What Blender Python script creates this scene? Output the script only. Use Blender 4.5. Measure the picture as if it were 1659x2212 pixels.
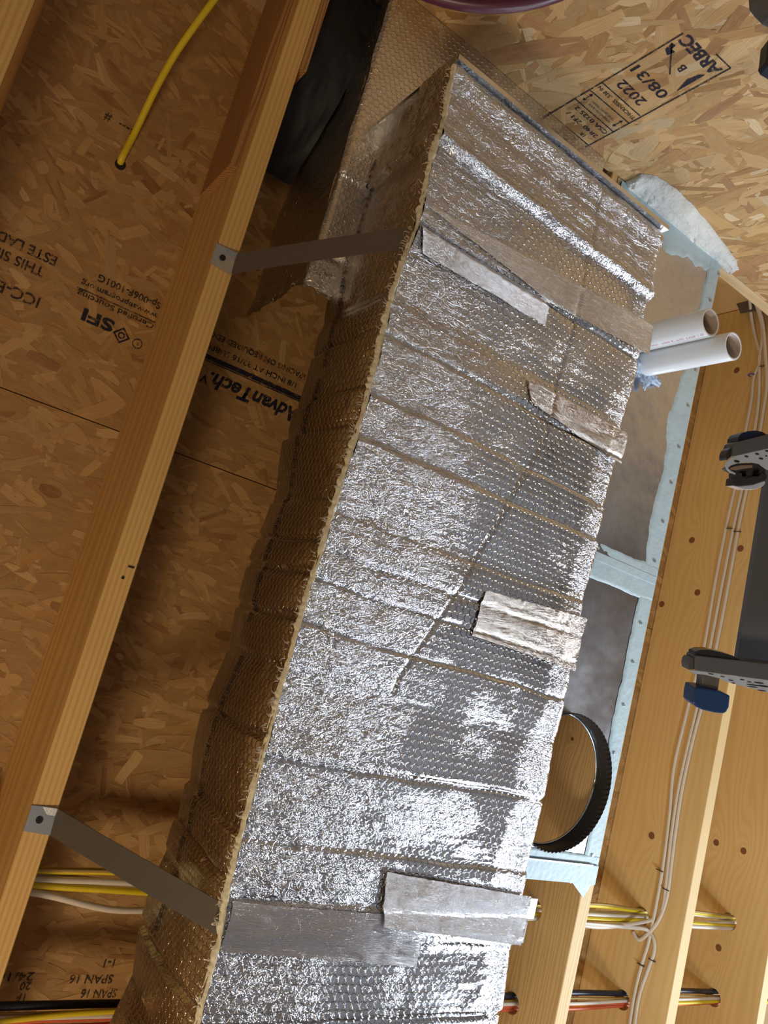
import bpy, bmesh, math, random
import numpy as np
from mathutils import Vector, Matrix
for o in list(bpy.data.objects): bpy.data.objects.remove(o)
scn = bpy.context.scene; COL = scn.collection

# ------------------------------------------------------------------ frame of the place
# 1 unit = height of the joist undersides above the lens; x across joists, -y towards the OSB wall, z up
S = 1.213; CAMH = 1.30; FPX = 1647.764
R = np.array([[0.801599, -0.258426, -0.539124], [0.309483, 0.950895, 0.004352], [0.511525, -0.170338, 0.842215]])
def V(p): return (p[0]*S, p[1]*S, p[2]*S+CAMH)
def ray(px, py): return R.T @ np.array([px-829.5, py-1106., FPX])
def onZ(p, h): r = ray(*p); r = r*h/r[2]; return r
def onY(p, h): r = ray(*p); r = r*h/r[1]; return r
def onX(p, h): r = ray(*p); r = r*h/r[0]; return r

# ------------------------------------------------------------------ camera
cd = bpy.data.cameras.new('camera'); cam = bpy.data.objects.new('camera', cd); COL.objects.link(cam)
cd.sensor_fit = 'HORIZONTAL'; cd.sensor_width = 36; cd.lens = 36*FPX/1659; cd.clip_start = .02
m = Matrix(((R[0][0], -R[1][0], -R[2][0], 0), (R[0][1], -R[1][1], -R[2][1], 0), (R[0][2], -R[1][2], -R[2][2], 0), (0, 0, 0, 1)))
cam.matrix_world = Matrix.Translation((0, 0, CAMH)) @ m
scn.camera = cam

# ------------------------------------------------------------------ world, lights, exposure
scn.view_settings.view_transform = 'Standard'; scn.view_settings.look = 'None'
scn.view_settings.gamma = 1; scn.view_settings.use_curve_mapping = False
scn.view_settings.exposure = 0.0
w = bpy.data.worlds.new('world'); scn.world = w; w.use_nodes = True
w.node_tree.nodes['Background'].inputs[0].default_value = (.55, .6, .7, 1)
w.node_tree.nodes['Background'].inputs[1].default_value = .05
def area(name, p, target, size, power, col, sy=None):
    l = bpy.data.lights.new(name, 'AREA'); l.size = size; l.energy = power; l.color = col
    if sy: l.shape = 'RECTANGLE'; l.size_y = sy
    o = bpy.data.objects.new(name, l); COL.objects.link(o); o.location = V(p)
    d = Vector(V(target))-Vector(V(p)); o.rotation_euler = d.to_track_quat('-Z', 'Y').to_euler(); return o
area('work_light_cool', (1.28, .66, .40), (1.15, -.4, 1.0), .13, 6.5, (.76, .88, 1))
area('shop_light_cool', (2.9, .8, -.05), (1.4, -.2, 1.0), .7, 50, (.82, .91, 1), .5)
area('bulb_warm', (-.35, 1.25, -.25), (.2, 0, 1.0), .4, 19, (1, .77, .50))
area('added_floor_fill_cool', (2.5, .9, .93), (2.0, .5, -1.07), .9, 33, (.80, .90, 1), .12)  # unseen overhead light, added to brighten the floor that the foil mirrors
area('ceiling_fixture_warm', (.2, 2.2, .93), (.6, 1.2, -1.07), .9, 8, (1, .84, .62), .12)

# ------------------------------------------------------------------ node helpers
class NT:
    def __init__(s, name):
        s.m = bpy.data.materials.new(name); s.m.use_nodes = True; s.t = s.m.node_tree; s.t.nodes.clear()
        s.out = s.n('ShaderNodeOutputMaterial'); s.b = s.n('ShaderNodeBsdfPrincipled'); s.l(s.b.outputs[0], s.out.inputs[0])
    def n(s, k, **kw):
        n = s.t.nodes.new(k)
        for a, b in kw.items(): setattr(n, a, b)
        return n
    def l(s, a, b): s.t.links.new(a, b)
    def put(s, sock, v):
        if hasattr(v, 'is_linked') or isinstance(v, bpy.types.NodeSocket): s.l(v, sock)
        else: sock.default_value = v
    def math(s, op, a, b=None, c=None, clamp=False):
        n = s.n('ShaderNodeMath', operation=op, use_clamp=clamp)
        for i, v in enumerate((a, b, c)):
            if v is not None: s.put(n.inputs[i], v)
        return n.outputs[0]
    def vm(s, op, a, b=None, out=0):
        n = s.n('ShaderNodeVectorMath', operation=op); s.put(n.inputs[0], a)
        if b is not None: s.put(n.inputs[1], b)
        return n.outputs[out]
    def noise(s, vec, scale, detail=2, rough=.5, dist=0, out=0):
        n = s.n('ShaderNodeTexNoise'); s.put(n.inputs['Vector'], vec); n.inputs['Scale'].default_value = scale
        n.inputs['Detail'].default_value = detail; n.inputs['Roughness'].default_value = rough; n.inputs['Distortion'].default_value = dist
        return n.outputs[out]
    def ramp(s, f, stops, interp='LINEAR'):
        n = s.n('ShaderNodeValToRGB'); n.color_ramp.interpolation = interp; e = n.color_ramp.elements
        while len(e) < len(stops): e.new(.5)
        for i, (p, c) in enumerate(stops):
            e[i].position = p; e[i].color = (c[0], c[1], c[2], 1) if hasattr(c, '__len__') else (c, c, c, 1)
        s.l(f, n.inputs[0]); return n.outputs[0]
    def mr(s, v, a, b, c, d, smooth=False):
        n = s.n('ShaderNodeMapRange', interpolation_type='SMOOTHSTEP' if smooth else 'LINEAR'); s.put(n.inputs[0], v)
        for i, x in enumerate((a, b, c, d)): s.put(n.inputs[i+1], x)
        return n.outputs[0]
    def mix(s, f, a, b, mode='MIX'):
        n = s.n('ShaderNodeMix', data_type='RGBA', blend_type=mode); s.put(n.inputs[0], f)
        for k, v in ((6, a), (7, b)): s.put(n.inputs[k], v if hasattr(v, 'links') or isinstance(v, bpy.types.NodeSocket) else (v[0], v[1], v[2], 1))
        return n.outputs[2]
    def bump(s, h, dist, strength=1, normal=None):
        n = s.n('ShaderNodeBump'); n.inputs['Distance'].default_value = dist; n.inputs['Strength'].default_value = strength
        s.l(h, n.inputs['Height'])
        if normal is not None: s.l(normal, n.inputs['Normal'])
        return n.outputs[0]
    def set(s, **kw):
        for k, v in kw.items(): s.put(s.b.inputs[k.replace('_', ' ')], v if not (isinstance(v, tuple) and len(v) == 3) else (*v, 1))
        return s

def plain(name, col, rough=.5, metal=0, var=.12, vs=30, bump=0, spec=.5):
    t = NT(name); tc = t.n('ShaderNodeTexCoord').outputs['Object']
    f = t.noise(tc, vs, 4)
    a = tuple(c*(1-var) for c in col); b = tuple(min(1, c*(1+var)) for c in col)
    t.set(Base_Color=t.mix(f, a, b), Roughness=rough, Metallic=metal, Specular_IOR_Level=spec)
    if bump: t.set(Normal=t.bump(t.noise(tc, vs*3, 3), bump))
    return t.m

def foil(name, bub=.00105, wr=.0019, rough=.105, col=(.74, .75, .775)):
    """aluminium bubble wrap: hexagonal rows of domes, crushed where 'crumple' is high"""
    t = NT(name); uv = t.n('ShaderNodeUVMap').outputs[0]
    cr = t.n('ShaderNodeAttribute', attribute_name='crumple').outputs['Fac']
    warp = t.vm('SCALE', t.vm('SUBTRACT', t.noise(uv, 22, 2, out=1), (.5, .5, .5)), None); t.t.nodes[-1]
    sc = [n for n in t.t.nodes if n.type == 'VECT_MATH' and n.operation == 'SCALE'][-1]; sc.inputs['Scale'].default_value = .0035
    p = t.vm('ADD', uv, warp)
    s = .0130
    q = t.vm('MULTIPLY', p, (1/s, 1/(s*1.732), 0))
    def cell(off):
        f = t.vm('FRACTION', t.vm('ADD', q, (off, off, 0)))
        f = t.vm('SUBTRACT', f, (.5, .5, 0)); f = t.vm('MULTIPLY', f, (1, 1.732, 0))
        return t.vm('LENGTH', f, out=1)
    d = t.math('MINIMUM', cell(0), cell(.5))
    h = t.mr(d, .385, .475, 1, 0, True)
    h = t.math('ADD', h, t.math('MULTIPLY', t.math('MULTIPLY', d, d), -.35))
    inv = t.math('SUBTRACT', 1, t.math('MULTIPLY', cr, .55))
    b1 = t.bump(t.math('MULTIPLY', h, inv), bub)
    w1 = t.noise(t.vm('MULTIPLY', uv, (34, 95, 1)), 1, 4, .62, 1.2)
    w1 = t.math('ABSOLUTE', t.math('SUBTRACT', w1, .5))
    w2 = t.noise(t.vm('MULTIPLY', uv, (150, 210, 1)), 1, 3, .6, .6)
    w2 = t.math('ABSOLUTE', t.math('SUBTRACT', w2, .5))
    ww = t.math('ADD', t.math('MULTIPLY', w1, 3.0), t.math('MULTIPLY', w2, 1.1))
    amp = t.math('ADD', t.math('MULTIPLY', cr, 1.0), .10)
    b2 = t.bump(t.math('MULTIPLY', ww, amp), wr, 1, b1)
    c = t.mix(t.noise(uv, 9, 3), tuple(x*.86 for x in col), col)
    t.set(Base_Color=c, Metallic=1.0, Roughness=t.mr(t.noise(uv, 14, 3), .3, .7, rough*.6, rough*1.5), Normal=b2)
    return t.m

def tape_mat(name, wr=.0005, rough=.07, col=(.86, .86, .88), sx=18, sy=60):
    t = NT(name); uv = t.n('ShaderNodeUVMap').outputs[0]
    w1 = t.noise(t.vm('MULTIPLY', uv, (sx, sy, 1)), 1, 5, .55, 1.0)
    w2 = t.math('ABSOLUTE', t.math('SUBTRACT', t.noise(uv, 60, 2), .5))
    t.set(Base_Color=col, Metallic=1.0, Roughness=rough, Normal=t.bump(t.math('ADD', w1, t.math('MULTIPLY', w2, .35)), wr*2.2))
    return t.m

def wood(name, light=(.80, .56, .28), dark=(.60, .34, .11), axis=1, knots=(), freq=70, ks=.024, contrast=1.0, rough=.62):
    """sawn pine; axis = grain direction in object space; knots = (a, b) in metres on the wide face"""
    t = NT(name); tc = t.n('ShaderNodeTexCoord').outputs['Object']
    sx = t.n('ShaderNodeSeparateXYZ'); t.l(tc, sx.inputs[0])
    al = sx.outputs[axis]; o1 = sx.outputs[(axis+1) % 3]; o2 = sx.outputs[(axis+2) % 3]
    cv = t.n('ShaderNodeCombineXYZ'); t.l(t.math('MULTIPLY', al, 1.3), cv.inputs[0]); t.l(t.math('MULTIPLY', o1, 9), cv.inputs[1]); t.l(t.math('MULTIPLY', o2, 9), cv.inputs[2])
    slow = t.noise(cv.outputs[0], 1, 3, .5)
    oz, ox = (o1, o2) if axis == 1 else (o2, o1)
    ph = t.math('ADD', t.math('ADD', t.math('MULTIPLY', oz, freq*4.2), t.math('MULTIPLY', ox, 760)), t.math('MULTIPLY', slow, freq*.5))
    kmask = None; kb = 26
    for (a, b) in knots:
        da = t.math('MULTIPLY', t.math('SUBTRACT', al, a), .42); db = t.math('SUBTRACT', sx.outputs[2] if axis != 2 else sx.outputs[1], b)
        d2 = t.math('SQRT', t.math('ADD', t.math('MULTIPLY', da, da), t.math('MULTIPLY', db, db)))
        g = t.math('POWER', 2.718, t.math('MULTIPLY', d2, -1/ks))
        ph = t.math('ADD', ph, t.math('MULTIPLY', g, kb))
        da2 = t.math('SUBTRACT', al, a); dd = t.math('SQRT', t.math('ADD', t.math('MULTIPLY', da2, da2), t.math('MULTIPLY', db, db)))
        k = t.mr(dd, ks*.34, ks*.46, 1, 0, True); kmask = k if kmask is None else t.math('MAXIMUM', kmask, k)
    ring = t.math('MULTIPLY', t.math('ADD', t.math('SINE', ph), 1), .5)
    ring = t.math('POWER', ring, 1.6)
    cv2 = t.n('ShaderNodeCombineXYZ'); t.l(t.math('MULTIPLY', al, 9), cv2.inputs[0]); t.l(t.math('MULTIPLY', o1, 420), cv2.inputs[1]); t.l(t.math('MULTIPLY', o2, 420), cv2.inputs[2])
    fib = t.noise(cv2.outputs[0], 1, 3, .6)
    f = t.math('ADD', t.math('MULTIPLY', ring, .55*contrast), t.math('MULTIPLY', t.math('SUBTRACT', fib, .3), .55), clamp=True)
    c = t.mix(f, light, dark)
    c = t.mix(t.mr(t.noise(tc, 2.2, 2), .35, .7, 0, .35), c, tuple(x*.8 for x in dark))
    if kmask is not None: c = t.mix(kmask, c, (.22, .085, .03))
    t.set(Base_Color=c, Roughness=rough, Normal=t.bump(fib, .0004, .6)); return t.m

def osb_mat(name, tint=(1, 1, 1)):
    t = NT(name); uv = t.n('ShaderNodeUVMap').outputs[0]
    c = t.n('ShaderNodeVertexColor', layer_name='flake').outputs[0]
    g = t.noise(t.vm('MULTIPLY', uv, (14, 420, 1)), 1, 4, .65)
    g2 = t.noise(t.vm('MULTIPLY', uv, (30, 90, 1)), 1, 3, .6)
    c = t.mix(t.mr(g, .3, .75, 0, .55), c, (.34, .17, .055), 'MIX')
    c = t.mix(t.mr(g2, .35, .75, 0, .30), c, (.70, .48, .24))
    c = t.mix(1.0, c, tint, 'MULTIPLY')
    t.set(Base_Color=c, Roughness=.62, Normal=t.bump(t.math('ADD', g, g2), .0007, .8)); return t.m

def ink_mat(name, col=(.012, .012, .03), wear=.42):
    t = NT(name); tc = t.n('ShaderNodeTexCoord').outputs['Object']
    f = t.noise(tc, 420, 3, .7); f2 = t.noise(tc, 60, 3, .6)
    a = t.mr(t.math('ADD', t.math('MULTIPLY', f, .6), t.math('MULTIPLY', f2, .5)), wear, wear+.10, 0, 1)
    tr = t.n('ShaderNodeBsdfTransparent'); mx = t.n('ShaderNodeMixShader'); t.l(a, mx.inputs[0]); t.l(tr.outputs[0], mx.inputs[1]); t.l(t.b.outputs[0], mx.inputs[2]); t.l(mx.outputs[0], t.out.inputs[0])
    t.set(Base_Color=col, Roughness=.7); return t.m

def galv(name):
    t = NT(name); tc = t.n('ShaderNodeTexCoord').outputs['Object']
    n1 = t.noise(tc, 5, 3); n2 = t.noise(tc, 160, 2)
    v = t.n('ShaderNodeTexVoronoi'); v.inputs['Scale'].default_value = 90; t.l(tc, v.inputs['Vector'])
    c = t.mix(t.math('MULTIPLY', v.outputs['Distance'], .6), (.62, .63, .66), (.50, .50, .52))
    t.set(Base_Color=c, Metallic=1.0, Roughness=t.mr(n1, .3, .7, .20, .38), Normal=t.bump(t.math('ADD', n1, t.math('MULTIPLY', n2, .012)), .008)); return t.m

M = dict(
    foil=foil('foil_bottom'), foilside=foil('foil_side', bub=.0009, wr=.0019, rough=.17, col=(.74, .75, .77)),
    foilback=foil('foil_branch', bub=.0007, wr=.001, rough=.22, col=(.82, .78, .72)),
    tape=tape_mat('foil_tape_smooth', .0006), tape2=tape_mat('foil_tape_crumpled', .0020, .12, sx=40, sy=40), tape3=tape_mat('foil_tape_dark', .0005, .07, (.62, .56, .50)),
    cream=plain('raw_wrap_edge', (.86, .77, .58), .55, 0, .25, 60, .0006),
    strap=plain('strap_galvanised', (.20, .18, .158), .5, .6, .10, 40, .0001), tab=plain('tab_galvanised', (.52, .54, .56), .35, .9, .1, 120, .0001),
    screw=plain('screw_dark', (.03, .03, .035), .4, .6), screwz=plain('screw_zinc', (.5, .52, .54), .35, .8),
    joist=wood('pine_joist', (.82, .57, .26), (.66, .40, .14)),
    joist_dark=wood('pine_joist_left', (.86, .55, .20), (.62, .35, .11), freq=34, contrast=1.2),
    scrap=wood('pine_block', (.52, .29, .11), (.30, .13, .04), freq=160, contrast=1.6),
    plate=wood('pine_plate', (.84, .66, .40), (.70, .48, .24), axis=0, contrast=.6),
    osb=osb_mat('osb_strands'), osbf=osb_mat('osb_floor_strands', (.92, .80, .62)), ink=ink_mat('stamp_ink'), inkl=ink_mat('stamp_ink_worn', (.03, .022, .02), .45), inkp=ink_mat('foil_print', (.012, .010, .012), .22),
    pink=ink_mat('pink_print', (.75, .25, .42), .40), galv=galv('galvanised_sheet'),
    mastic=plain('duct_mastic', (.50, .62, .66), .5, 0, .12, 25, .0012), foam=plain('sealant_white', (.74, .74, .71), .75, 0, .16, 25, .004), mastic_b=plain('mastic_blue', (.50, .62, .80), .4, 0, .2, 60, .002),
    pvc=plain('white_pvc', (.86, .90, .95), .25, 0, .03, 20), pvc_shaded=plain('pvc_inside_shade', (.55, .45, .38), .5, 0, .05),
    black=plain('black_collar', (.035, .036, .04), .38, .3), rim=plain('collar_bead', (.55, .6, .64), .25, .9),
    white=plain('cable_white', (.72, .65, .56), .45, 0, .1, 30), yellow=plain('cable_yellow', (.80, .60, .02), .4, 0, .1, 30), navy=plain('cable_black', (.012, .018, .035), .4), red=plain('cable_red', (.62, .12, .05), .4, 0, .15), brown=plain('cable_brown', (.40, .26, .08), .5), stap=plain('staple_metal', (.12, .11, .10), .4, .6),
    chan=plain('clamp_grey', (.12, .12, .125), .45, .2, .15), chrome=plain('clamp_chrome', (.80, .86, .93), .22, .55, .06, 60), cdark=plain('clamp_dark', (.05, .045, .04), .35, .4), blue=plain('clamp_blue', (.012, .05, .16), .32), navyk=plain('clamp_knob_navy', (.008, .012, .06), .3), glass=plain('clamp_socket_smoke', (.03, .03, .035), .15, .1), tabrown=plain('clamp_pad_tan', (.40, .28, .2), .3, .5), barg=plain('clamp_bar_grey', (.11, .11, .12), .6),
    maroon=plain('hose_maroon', (.085, .018, .035), .35), tapeg=plain('grey_tape', (.12, .115, .11), .5, .1, .15, 90, .0008), bluetie=plain('tie_blue', (.02, .04, .4), .4), hole=plain('hole_dark', (.02, .014, .01), .9),
    sliver=plain('foil_sliver', (.80, .70, .54), .28, .6, .2, 60), shade_black=plain('gap_shade_black', (.004, .0045, .007), .6, 0, .3, 30), concrete=plain('concrete', (.30, .32, .36), .8, 0, .35, 2.5), block=plain('painted_block', (.24, .20, .155), .8, 0, .6, 3), drywall=plain('bare_stud_wall', (.40, .285, .18), .8, 0, .6, 2.5), warmwall=plain('wood_wall', (.42, .27, .13), .8, 0, .5, 4),
)

# ------------------------------------------------------------------ object helpers
def tagit(o, label=None, cat=None, group=None, kind=None):
    if label: o['label'] = label
    if cat: o['category'] = cat
    if group: o['group'] = group
    if kind: o['kind'] = kind
    return o
def thing(name, p, label, cat, group=None):
    o = bpy.data.objects.new(name, None); COL.objects.link(o); o.location = V(p); o.empty_display_size = .02
    return tagit(o, label, cat, group)
def wloc(o):
    v = Vector((0, 0, 0))
    while o is not None: v += o.location; o = o.parent
    return v
def mesh(name, verts, faces, mat, parent=None, smooth=False, origin=None, metric=False):
    """verts in units (or metres if metric); becomes local to parent or origin"""
    vs = verts if metric else [V(v) for v in verts]
    base = wloc(parent) if parent else Vector(V(origin)) if origin is not None else Vector((0, 0, 0))
    me = bpy.data.meshes.new(name); me.from_pydata([(v[0]-base.x, v[1]-base.y, v[2]-base.z) for v in vs], [], faces)
    me.materials.append(M[mat] if isinstance(mat, str) else mat)
    if smooth: me.polygons.foreach_set('use_smooth', [True]*len(me.polygons))
    me.update(); o = bpy.data.objects.new(name, me); COL.objects.link(o)
    if parent: o.parent = parent
    elif origin is not None: o.location = V(origin)
    return o
def box(name, a, b, mat, parent=None, bev=0, origin=None, smooth=False):
    x0, y0, z0 = a; x1, y1, z1 = b
    vs = [(x, y, z) for x in (x0, x1) for y in (y0, y1) for z in (z0, z1)]
    fs = [(0, 1, 3, 2), (4, 6, 7, 5), (0, 4, 5, 1), (2, 3, 7, 6), (0, 2, 6, 4), (1, 5, 7, 3)]
    o = mesh(name, vs, fs, mat, parent, origin=origin)
    if bev: bevel(o, bev)
    return o
def bevel(o, w, seg=2):
    bm = bmesh.new(); bm.from_mesh(o.data); bmesh.ops.recalc_face_normals(bm, faces=bm.faces)
    bmesh.ops.bevel(bm, geom=[e for e in bm.edges if e.calc_face_angle(0) > .5], offset=w, segments=seg, affect='EDGES', profile=.6, clamp_overlap=True); bm.to_mesh(o.data); bm.free()
def prism(name, pts, off, mat, parent=None, bev=0, origin=None):
    """closed outline pts (units) swept by vector off"""
    n = len(pts); a = [tuple(p) for p in pts]; b = [tuple(np.array(p)+np.array(off)) for p in pts]
    fs = [tuple(range(n)), tuple(range(2*n-1, n-1, -1))]+[(i, i+n, (i+1) % n+n, (i+1) % n) for i in range(n)]
    o = mesh(name, a+b, fs, mat, parent, origin=origin)
    bm = bmesh.new(); bm.from_mesh(o.data); bmesh.ops.recalc_face_normals(bm, faces=bm.faces); bm.to_mesh(o.data); bm.free()
    if bev: bevel(o, bev)
    return o
def smoothpath(P, n=6):
    P = [np.array(p, float) for p in P]; out = []
    for i in range(len(P)-1):
        p0 = P[max(i-1, 0)]; p1 = P[i]; p2 = P[i+1]; p3 = P[min(i+2, len(P)-1)]
        for k in range(n):
            t = k/n; out.append(.5*((2*p1)+(-p0+p2)*t+(2*p0-5*p1+4*p2-p3)*t*t+(-p0+3*p1-3*p2+p3)*t**3))
    out.append(P[-1]); return out
def tube(name, P, r, mat, parent=None, flat=1.0, ref=(1, 0, 0), seg=10, n=6, origin=None, smoothp=True):
    P = smoothpath(P, n) if smoothp else [np.array(p, float) for p in P]
    vs = []; fs = []; ref = np.array(ref, float)
    for i, p in enumerate(P):
        t = P[min(i+1, len(P)-1)]-P[max(i-1, 0)]; t = t/np.linalg.norm(t)
        u = ref-t*ref.dot(t); u /= np.linalg.norm(u); v = np.cross(t, u)
        for k in range(seg):
            a = 2*math.pi*k/seg; vs.append(tuple(p+u*math.cos(a)*r*flat+v*math.sin(a)*r))
    for i in range(len(P)-1):
        for k in range(seg):
            a = i*seg+k; b = i*seg+(k+1) % seg; fs.append((a, b, b+seg, a+seg))
    fs.append(tuple(range(seg))[::-1]); fs.append(tuple(range((len(P)-1)*seg, len(P)*seg)))
    return mesh(name, vs, fs, mat, parent, smooth=True, origin=origin)

# numpy value noise
def _h(ix, iy, sd):
    n = (ix*374761393+iy*668265263+sd*1442695041) & 0xffffffff
    n = ((n ^ (n >> 13))*1274126177) & 0xffffffff; n = n ^ (n >> 16); return (n & 0xffff)/65535.
def vnoise(x, y, sd=0):
    x = np.asarray(x, float); y = np.asarray(y, float); ix = np.floor(x).astype(np.int64); iy = np.floor(y).astype(np.int64)
    fx = x-ix; fy = y-iy; fx = fx*fx*(3-2*fx); fy = fy*fy*(3-2*fy)
    a = _h(ix, iy, sd); b = _h(ix+1, iy, sd); c = _h(ix, iy+1, sd); d = _h(ix+1, iy+1, sd)
    return (a*(1-fx)+b*fx)*(1-fy)+(c*(1-fx)+d*fx)*fy
def fbm(x, y, sd=0, o=4):
    s = 0; a = .5
    for i in range(o): s = s+a*vnoise(x*2**i, y*2**i, sd+i*17); a *= .5
    return s
def ridge(x, y, sd=0, o=3):
    s = 0; a = .5
    for i in range(o): s = s+a*(1-np.abs(2*vnoise(x*2**i, y*2**i, sd+i*17)-1)); a *= .5
    return s
def grid(name, fn, us, vs_, mat, parent, crumple=None, uvf=None, smooth=True):
    """fn(U,V)->X,Y,Z in units; uv in metres"""
    U, Vv = np.meshgrid(us, vs_, indexing='ij'); X, Y, Z = fn(U, Vv)
    P = np.stack([X*S, Y*S, Z*S+CAMH], -1).reshape(-1, 3)-np.array(wloc(parent))
    nu, nv = U.shape; idx = np.arange(nu*nv).reshape(nu, nv)
    F = np.stack([idx[:-1, :-1], idx[1:, :-1], idx[1:, 1:], idx[:-1, 1:]], -1).reshape(-1, 4)
    me = bpy.data.meshes.new(name); me.vertices.add(len(P)); me.vertices.foreach_set('co', P.ravel())
    me.loops.add(F.size); me.loops.foreach_set('vertex_index', F.ravel()); me.polygons.add(len(F))
    me.polygons.foreach_set('loop_start', np.arange(0, F.size, 4)); me.polygons.foreach_set('loop_total', np.full(len(F), 4))
    me.update(calc_edges=True)
    if smooth: me.polygons.foreach_set('use_smooth', np.ones(len(F), bool))
    uv = me.uv_layers.new(name='UVMap'); UVc = np.stack([U.ravel()*S, Vv.ravel()*S], -1) if uvf is None else uvf(U, Vv).reshape(-1, 2)
    uv.data.foreach_set('uv', UVc[F.ravel()].ravel().astype(np.float32))
    at = me.attributes.new('crumple', 'FLOAT', 'POINT')
    c = np.zeros(nu*nv) if crumple is None else np.clip(crumple(U, Vv), 0, 1).ravel()
    at.data.foreach_set('value', c.astype(np.float32))
    me.materials.append(M[mat]); o = bpy.data.objects.new(name, me); COL.objects.link(o); o.parent = parent; return o

def text(name, s, p, right, up, size, mat, parent, off=(0, 0, 0), width=None, shear=0, bold=0, warp=None, align='LEFT'):
    """lettering lying on a surface; p = baseline start in units, size/width in units"""
    c = bpy.data.curves.new(name, 'FONT'); c.body = s; c.size = 1; c.shear = shear; c.offset = bold; c.align_x = align; c.resolution_u = 3
    t = bpy.data.objects.new(name+'_t', c); COL.objects.link(t); bpy.context.view_layer.update()
    me = bpy.data.meshes.new_from_object(t.evaluated_get(bpy.context.evaluated_depsgraph_get())); bpy.data.objects.remove(t)
    co = np.zeros(len(me.vertices)*3); me.vertices.foreach_get('co', co); co = co.reshape(-1, 3)
    wd = co[:, 0].max()-co[:, 0].min(); kx = (width/wd) if width else size; co[:, 0] -= co[:, 0].min()*(align == 'LEFT')
    right = np.array(right, float); up = np.array(up, float)
    if warp: P = warp(co[:, 0]*kx, co[:, 1]*size)
    else: P = np.array(p)[None]+np.outer(co[:, 0]*kx, right)+np.outer(co[:, 1]*size, up)+np.array(off)[None]
    P = np.stack([P[:, 0]*S, P[:, 1]*S, P[:, 2]*S+CAMH], -1)-np.array(wloc(parent))
    me.vertices.foreach_set('co', P.ravel()); me.update(); me.materials.clear(); me.materials.append(M[mat]); me.name = name
    o = bpy.data.objects.new(name, me); COL.objects.link(o); o.parent = parent; return o

def osb(name, O, ex, ey, nrm, w, h, n, mat, main=0., sd=30, seed=1, pal=None, gap=None, backing=True, Ls=(.05, .13), Ws=(.009, .032), thick=.018, chips=.05):
    """strand board: a slab with thousands of individual pressed strands on its face (one mesh). O metres corner"""
    rng = random.Random(seed); O, ex, ey, nrm = map(np.array, (O, ex, ey, nrm)); vs = []; fs = []; cols = []; uvs = []
    pal = pal or [((.70, .46, .21), 6), ((.60, .37, .15), 5), ((.76, .54, .28), 4), ((.50, .28, .10), 3), ((.82, .66, .42), 1.3), ((.38, .20, .07), 1.6), ((.48, .25, .12), 1)]
    pc = [p for p, _ in pal]; pw = [q for _, q in pal]
    for i in range(n):
        cx = rng.uniform(0, w); cy = rng.uniform(0, h); L = rng.uniform(*Ls)*.5; W = rng.uniform(*Ws)*.5
        if rng.random() < .25: L *= .45; W *= .5
        if rng.random() < chips: L *= 1.5; W *= 1.5
        a = math.radians(main+rng.gauss(0, sd)) if rng.random() < .75 else rng.uniform(0, 3.1416)
        ca, sa = math.cos(a), math.sin(a); taper = rng.uniform(.4, 1.05)
        k = 5; top = []; bot = []
        for j in range(k):
            s = -1+2*j/(k-1); ww = W*(1 if taper > 1 else (taper+(1-taper)*(1-abs(s)**2)))
            top.append((s*L+rng.uniform(-.06, .06)*L, ww*(1+rng.uniform(-.16, .16)))); bot.append((s*L+rng.uniform(-.06, .06)*L, -ww*(1+rng.uniform(-.16, .16))))
        pts = [(-L*1.04, rng.uniform(-.5, .5)*W)]+top+[(L*1.04, rng.uniform(-.5, .5)*W)]+bot[::-1]
        z = .00012+.0007*i/n; tx = rng.uniform(-.004, .004); b0 = len(vs); ok = True; ring = []
        for (px, py) in pts:
            x = cx+px*ca-py*sa; y = cy+px*sa+py*ca; x = min(max(x, 0), w); y = min(max(y, 0), h)
            if gap is not None:
                g0 = gap; y = min(y, g0-.0012) if cy < g0 else max(y, g0+.0012)
            P = O+ex*x+ey*y+nrm*(z+tx*py); ring.append(P)
        col = np.array(rng.choices(pc, pw)[0])*rng.uniform(.74, 1.16); uo = rng.uniform(0, 50)
        vs += [tuple(p) for p in ring]; fs.append(tuple(range(b0, b0+len(ring)))); cols.append(col); uvs.append([(px+uo, py+uo*.37) for px, py in pts])
    if backing:
        for (y0, y1) in (((0, h),) if gap is None else ((0, gap-.001), (gap+.001, h))):
            b0 = len(vs); q = [O+ex*x+ey*y-nrm*d for d in (0, thick) for x, y in ((0, y0), (w, y0), (w, y1), (0, y1))]
            vs += [tuple(p) for p in q]
            for f in ((0, 1, 2, 3), (7, 6, 5, 4), (0, 4, 5, 1), (1, 5, 6, 2), (2, 6, 7, 3), (3, 7, 4, 0)):
                fs.append(tuple(b0+k for k in f)); cols.append(np.array(pc[1])*.8); uvs.append([(vs[b0+k][0], vs[b0+k][1]) for k in f])
    o = mesh(name, vs, fs, mat, metric=True); me = o.data
    ca_ = me.color_attributes.new('flake', 'FLOAT_COLOR', 'CORNER'); uvl = me.uv_layers.new(name='UVMap')
    lc = []; lu = []
    for f, c, u in zip(fs, cols, uvs):
        for k in range(len(f)): lc += [c[0], c[1], c[2], 1]; lu += list(u[k])
    ca_.data.foreach_set('color', lc); uvl.data.foreach_set('uv', lu); return o

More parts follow.
